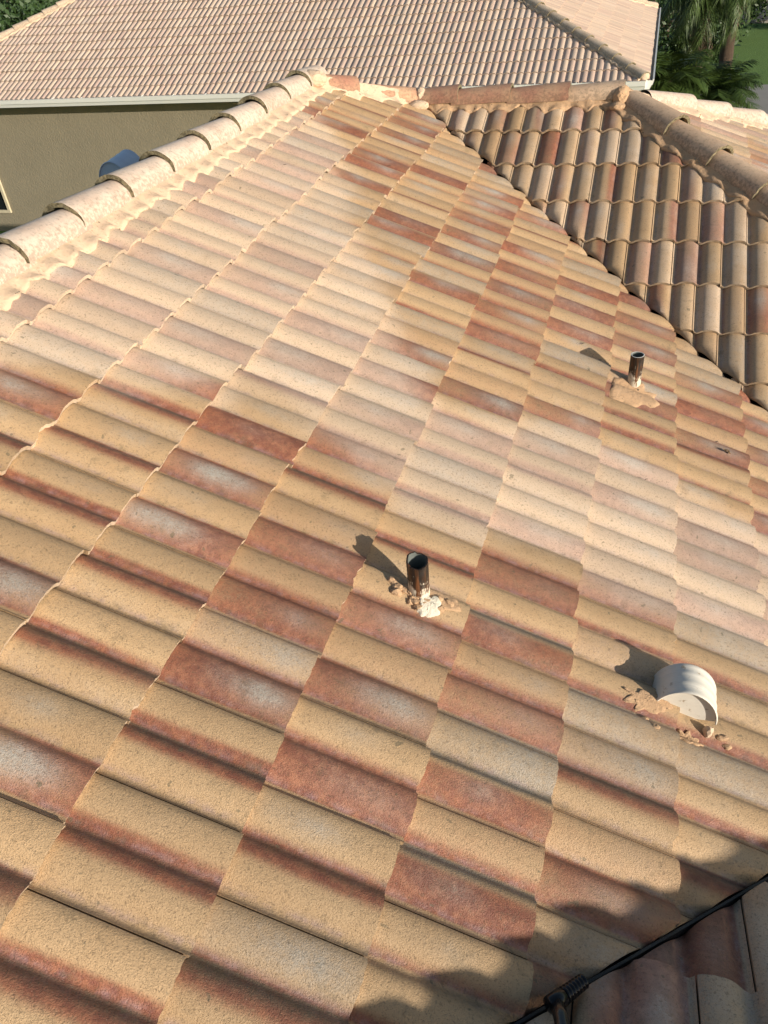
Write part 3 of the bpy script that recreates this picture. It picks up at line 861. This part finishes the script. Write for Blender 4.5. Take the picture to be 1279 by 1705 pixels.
def hood(name, base, w, d, h, label, mat, sl, rot=0., slope_sign=1, group=None):
    """half barrel shell, axis across the slope; end plates set back inside the rims"""
    root = empty(name, base, label, 'roof vent', group); root.rotation_euler.z = rot
    n = 22; th = .003
    def arc(R, H, y, z0=0.): return [(math.cos(math.pi*q/n)*R, y, z0 + math.sin(math.pi*q/n)*H) for q in range(n+1)]
    hw = w/2; v = []; f = []
    for (y, R, H) in ((-d/2, hw, h), (-d/2+.006, hw+.003, h+.003), (-d/2+.012, hw, h), (-d*.17, hw, h), (-d*.12, hw+.0022, h+.0022), (-d*.07, hw, h), (d*.15, hw, h), (d*.20, hw+.0022, h+.0022), (d*.25, hw, h), (d/2-.012, hw, h), (d/2-.006, hw+.003, h+.003), (d/2, hw, h),
                      (d/2, hw-th, h-th), (-d/2, hw-th, h-th), (-d/2, hw, h)):
        v += arc(R, H, y)
    K = n+1
    for a in range(len(v)//K - 1):
        for q in range(n): f.append((a*K+q, a*K+q+1, (a+1)*K+q+1, (a+1)*K+q))
    o = link('shell', mesh('shell', v, f, True), root, mat)
    # end plates reach down to the roof on the upslope side and stop at a vertical edge
    for y in (-d/2+.014, d/2-.014):
        pts = [(x, z) for x, _, z in arc(hw-.004, h-.004, y)]
        drop = lambda x: -(x + hw)*TP*.92 - .012
        poly = pts + [(-hw+.006, -.02), (hw*.22, drop(hw*.22)), (hw*.24, -.004)]
        v = [(x, y-.0015, z) for x, z in poly] + [(x, y+.0015, z) for x, z in poly]; m_ = len(poly)
        f = [tuple(range(m_-1, -1, -1)), tuple(range(m_, 2*m_))] + [(q, (q+1) % m_, m_+(q+1) % m_, m_+q) for q in range(m_)]
        link('end_plate', mesh('end_plate', v, f), root, mat)
    return root
hb = A.world(np.array(7.86*E), np.array(-.90), np.array(.0)); hb = Vector((hb[0]-.010, hb[1]-.004, hb[2]+.022))
hd = hood('exhaust_hood', hb, .192, .115, .124, 'white half-round metal exhaust hood at the lower right of the roof', M['hood'], A)
patch('mortar_pad', A, 7.44*E, -.35, .075, .26, hd, M['mortar_brown'], 22, .004, rough=.5)
patch('mortar_pad', A, 7.86*E, .02, .045, .20, hd, M['mortar_brown'], 25, .006, rough=.5)
m = MB(); c = on_roof(A, 8.03*E, -.28, .006); m.lump(c, (.016, .012, .026), 91, 2, .8); m.build('mortar_lump', M['mortar'], hd)
for q, (s_, v_) in enumerate(((7.45*E, .05), (7.52*E, .25), (8.15*E, -.3), (8.22*E, -.18))):
    m = MB(); m.lump(on_roof(A, s_, v_, .002), (.014, .010, .007), 120+q, 2, .8); m.build('mortar_lump', M['mortar_brown'], hd)
hood2 = hood('exhaust_hood', Vector((-1.10, 3.22, -.375)), .20, .30, .135, 'round-topped metal vent tinted with blue sky shade, poking up behind the main ridge', M['hood_sky_shade'], A, rot=math.radians(8))

# leaf scraps and twigs lying on the tiles
M['leaf'] = plain('dry leaf', (.16, .085, .03), .8, .4, 60)
M['twig'] = plain('dry twig', (.07, .045, .025), .8, .3, 60)
sh = [(7.85*E+.33, -11.55)]
c = on_roof(A, 8.42*E, -12.35, .004)
lf = empty('leaf_scrap', c, 'curled brown leaf scrap lying on pale tiles below the farther vent pipe', 'leaf')
r = random.Random(11)
for q in range(5):
    m = MB(); pts = []; a = r.uniform(0, 6.28); L_ = r.uniform(.012, .024); cx, cy = r.uniform(-.012, .012), r.uniform(-.012, .012)
    for t in range(5):
        u = t/4; wd = .006*math.sin(math.pi*min(.95, u+.08)); x = cx + math.cos(a)*L_*(u-.5); y = cy + math.sin(a)*L_*(u-.5); z = .004 + .012*u*u + .004*q*.3
        pts += [(x - math.sin(a)*wd, y + math.cos(a)*wd, z - .416*x), (x + math.sin(a)*wd, y - math.cos(a)*wd, z - .416*x + .002)]
    m.add(pts, [(2*t, 2*t+1, 2*t+3, 2*t+2) for t in range(4)], True)
    link('leaf_blade', mesh('leaf_blade', m.v, m.f, True), lf, M['leaf'])
for q, (s_, v_, a, L_, lab) in enumerate(((6.30*E, -15.5, 1.1, .030, 'tiny dark twig on the tiles left of the farther vent pipe'), (6.45*E, -13.9, .9, .022, 'short thin twig on tan tile below the farther pipe shadow'),
        (7.35*E, -8.9, 1.0, .032, 'thin brown twig on pale tile in the middle of the right side'), (2.4*E, -24.2, .9, .035, 'bent twig on tan tile near the far top of the slope'),
        (1.15*E, -19.5, 1.3, .03, 'small twig on grey tile just below the ridge mortar'), (8.35*E, -13.1, .8, .016, 'fleck of twig above the curled leaf scrap'))):
    c = on_roof(A, s_, v_, .003); m = MB()
    d = Vector((math.cos(a), math.sin(a), -.25)).normalized()
    m.tube([c - d*L_/2, c + d*L_*.1 + Vector((0, .003, .002)), c + d*L_/2], [.0012, .0016, .0008], 5)
    o = link('twig', mesh('twig', m.v, m.f), None, M['twig']); tag(o, lab, 'twig', 'twigs on the roof')

# black hose with a threaded coupling lying in the near corner
M['rubber'] = plain('glossy black rubber', (.010, .010, .011), .22, .3, 40)
M['brass'] = plain('black nickel coupling', (.02, .02, .022), .16, .2, 40, 0, Metallic=.6)
hs = empty('hose', (2.25, -.90, -.85), 'glossy black hose with ribbed threaded coupling across the black valley flashing', 'hose')
def Dp(x, y, up): return Vector((x, y, -TP*(y+3.10)*1.0 + up))
elbow = Dp(2.245, -.872, .066); tip = Dp(2.312, -.790, .064)
m = MB(); pts = [Dp(2.32, -1.25, .06), Dp(2.295, -1.10, .062), Dp(2.275, -.98, .07), Dp(2.258, -.91, .08), elbow]
m.tube(pts, [.0145, .0145, .015, .016, .016], 14); m.build('hose_body', M['rubber'], hs)
d = (tip - elbow).normalized()
m = MB(); m.tube([elbow - d*.022, elbow - d*.018, elbow + d*.020, elbow + d*.024], [.012, .0195, .0195, .0145], 16); m.build('elbow', M['brass'], hs)
m = MB(); P_, R_ = [], []
for q in range(7):
    a0 = .024 + q*.0098
    for u, rr in ((0, .0145), (.002, .0182), (.006, .0182), (.008, .0145)): P_.append(elbow + d*(a0+u)); R_.append(rr*(1 - .02*q))
m.tube(P_, R_, 16); m.build('coupling', M['brass'], hs)

# ------------------------------------------------------------------ planting beyond the houses
def leaf_mat(name, c1, c2, sc=3.0):
    k = NT(name); a = k.noise(sc, 3, .6)
    oi = k.n('ShaderNodeObjectInfo')
    m_ = k.out(k.mix(a, c1, c2), .55); k.b.inputs['Subsurface Weight'].default_value = 0.0
    k.b.inputs['Transmission Weight'].default_value = 0.0
    return m_
M['frond'] = leaf_mat('palm frond', (.016, .038, .008), (.070, .115, .018), 1.6)
M['frond_dead'] = leaf_mat('dead frond', (.06, .04, .022), (.14, .095, .05), 4)
M['trunk'] = plain('fibrous palm trunk', (.075, .048, .03), .95, .45, 9, .03)
M['shrub'] = leaf_mat('shrub leaf', (.014, .036, .009), (.045, .085, .018), 1.4)
M['bark'] = plain('bark', (.09, .065, .045), .95, .3, 6, .02)

def frond(L, droop, az, el, r, stiff=False, wid=.022, nl=24, leaf=.42):
    """one pinnate frond: arching rib and narrow hanging leaflets"""
    v = []; f = []; P = []
    x = z = 0.; a = el; ds = L/nl
    for k in range(nl+1):
        P.append((x, z, a)); x += math.cos(a)*ds; z += math.sin(a)*ds; a -= droop/nl*(.6 + 1.2*k/nl)
    ca, sa = math.cos(az), math.sin(az)
    def put(x, y, z): return (ca*x - sa*y, sa*x + ca*y, z)
    for k in range(nl):
        (x0, z0, a0), (x1, z1, a1) = P[k], P[k+1]; w = .016*(1-k/nl) + .004; b = len(v)
        v += [put(x0, -w, z0), put(x0, w, z0), put(x1, w*.9, z1), put(x1, -w*.9, z1), put((x0+x1)/2, 0, (z0+z1)/2 + w)]
        f += [(b, b+1, b+2, b+3), (b, b+1, b+4), (b+2, b+3, b+4)]
    for k in range(2, nl+1):
        x0, z0, a0 = P[k]; t = k/nl
        for s_ in (-1, 1):
            for rep_ in range(2):
                ll = leaf*(.45 + 1.1*math.sin(math.pi*min(.97, .12 + .8*t)))*r.uniform(.8, 1.15)
                sw = r.uniform(.35, .75); hang = r.uniform(.1, .35) if stiff else r.uniform(.5, 1.05)
                d = Vector((math.cos(a0)*sw, s_*math.cos(hang)*.9, math.sin(a0)*sw - math.sin(hang))).normalized()
                d2 = (d + Vector((0, 0, -.15 if stiff else -.75))).normalized()
                ox = r.uniform(-.5, .5)*ds; b = len(v); p = Vector((x0+ox, 0, z0)); wv = Vector((math.cos(a0), 0, math.sin(a0)))*wid
                q1 = p + d*ll*.5; q2 = q1 + d2*ll*.5
                for q in (p - wv*.5, p + wv*.5, q1 + wv*.7, q1 - wv*.7, q2): v.append(put(*q))
                f += [(b, b+1, b+2, b+3), (b+3, b+2, b+4)]
    return v, f

def palm(loc, H, n, L, label, seed, stiff=False, skirt=0, trunk_r=.17, el0=-.5, el1=1.25):
    r = random.Random(seed); root = empty('palm_tree', loc, label, 'palm', 'palms beside the driveway')
    m = MB(); N = 14
    pts = [(.03*math.sin(k*.8), .03*math.cos(k*.9), -.1 + (H+.1)*k/N) for k in range(N+1)]
    m.tube(pts, [trunk_r*(1.25 - .3*k/N + .10*(k % 2)) for k in range(N+1)], 12)
    link('trunk', mesh('trunk', m.v, m.f, True), root, M['trunk'])
    for k in range(n):
        az = k*2.39996 + r.uniform(-.2, .2); t = k/n
        v, f = frond(L*r.uniform(.85, 1.1), (1.0 if stiff else 2.1)*r.uniform(.8, 1.2), az, el1 + (el0-el1)*t + r.uniform(-.12, .12), r, stiff)
        o = link('frond', mesh('frond', v, f), root, M['frond']); o.location = (0, 0, H)
    for k in range(skirt):
        az = r.uniform(0, 6.28)
        v, f = frond(L*.6*r.uniform(.7, 1.1), .5, az, -1.15 + r.uniform(-.2, .2), r, False, .02, 12, .22)
        o = link('dead_frond', mesh('dead_frond', v, f), root, M['frond_dead']); o.location = (0, 0, H - .15 - r.uniform(0, .5))
    return root
palm((3.45, 25.0, GZ), 3.3, 30, 1.7, 'tall drooping palm with brown skirt, next to the neighbour roof gutter', 3, skirt=22)
palm((4.45, 28.0, GZ), 3.9, 26, 1.7, 'second drooping palm on the right, its fronds over the lawn edge', 8, skirt=8)
palm((4.05, 24.3, GZ), .9, 34, 1.25, 'low spiky palm at the foot of the taller palms by the driveway', 13, stiff=True, trunk_r=.14, el0=-.1)
palm((2.75, 23.4, GZ), 1.5, 26, 1.2, 'dark bushy palm tucked behind the neighbour gutter', 17, stiff=True, trunk_r=.14, el0=-.4)

def leaf_cloud(c, rad, n, size, seed):
    r = np.random.RandomState(seed)
    clumps = r.normal(size=(max(8, n//90), 3)); clumps /= np.linalg.norm(clumps, axis=1)[:, None]; clumps *= (r.uniform(.45, 1.0, (len(clumps), 1)))
    ci = r.randint(0, len(clumps), n)
    p = clumps[ci] + r.normal(size=(n, 3))*.17
    p = p*np.array(rad) + np.array(c)
    a = r.normal(size=(n, 3)); a /= np.linalg.norm(a, axis=1)[:, None]; b = r.normal(size=(n, 3)); b -= a*(a*b).sum(1)[:, None]; b /= np.linalg.norm(b, axis=1)[:, None]
    s_ = size*r.uniform(.6, 1.3, (n, 1))
    V = np.stack([p - a*s_, p - b*s_*.45, p + a*s_, p + b*s_*.45], 1).reshape(-1, 3)
    F = np.arange(4*n).reshape(n, 4)
    return V, F.tolist()
def bush(name, loc, rad, zc, n, size, label, cat, seed, group):
    root = empty(name, loc, label, cat, group)
    m = MB(); r = random.Random(seed)
    m.tube([(0, 0, -.1), (.05, 0, zc*.5), (0, .05, zc)], [.16, .12, .07], 8)
    for q in range(5):
        a = q*1.3; m.tube([(0, 0, zc*.55), (math.cos(a)*rad[0]*.4, math.sin(a)*rad[1]*.4, zc + rad[2]*.3)], [.06, .02], 6)
    link('trunk', mesh('trunk', m.v, m.f, True), root, M['bark'])
    V, F = leaf_cloud((0, 0, zc), rad, n, size, seed)
    link('crown', mesh('crown', V, F), root, M['shrub'])
for q, (x, y, rx, ry, rz, zc, lab) in enumerate(((2.6, 36, 2.2, 1.5, 1.7, 1.7, 'dense dark shrub behind the palms, beside the neighbour roof edge'), (5.0, 39.5, 1.9, 1.3, 1.5, 1.5, 'dark rounded shrub behind the palms towards the street'),
        (3.6, 31.5, 1.1, 1.0, 1.5, 1.3, 'dark shrub filling the gap between palm trunks'), (7.9, 42.0, 1.1, .9, 1.3, 1.2, 'small dark shrub at the top right edge by the street'), (6.4, 44.5, 1.6, 1.0, 2.2, 2.3, 'tall dark shrub at the very top right beyond the lawn'))):
    bush('shrub', (x, y, GZ), (rx, ry, rz), zc, 3800, .10, lab, 'shrub', 30+q, 'shrubs beyond the lawn')
bush('broadleaf_tree', (-19.0, 24.0, GZ), (3.0, 3.0, 2.4), 4.2, 9000, .11, 'dark leafy tree behind the far left hip of the neighbour roof', 'tree', 50, None)
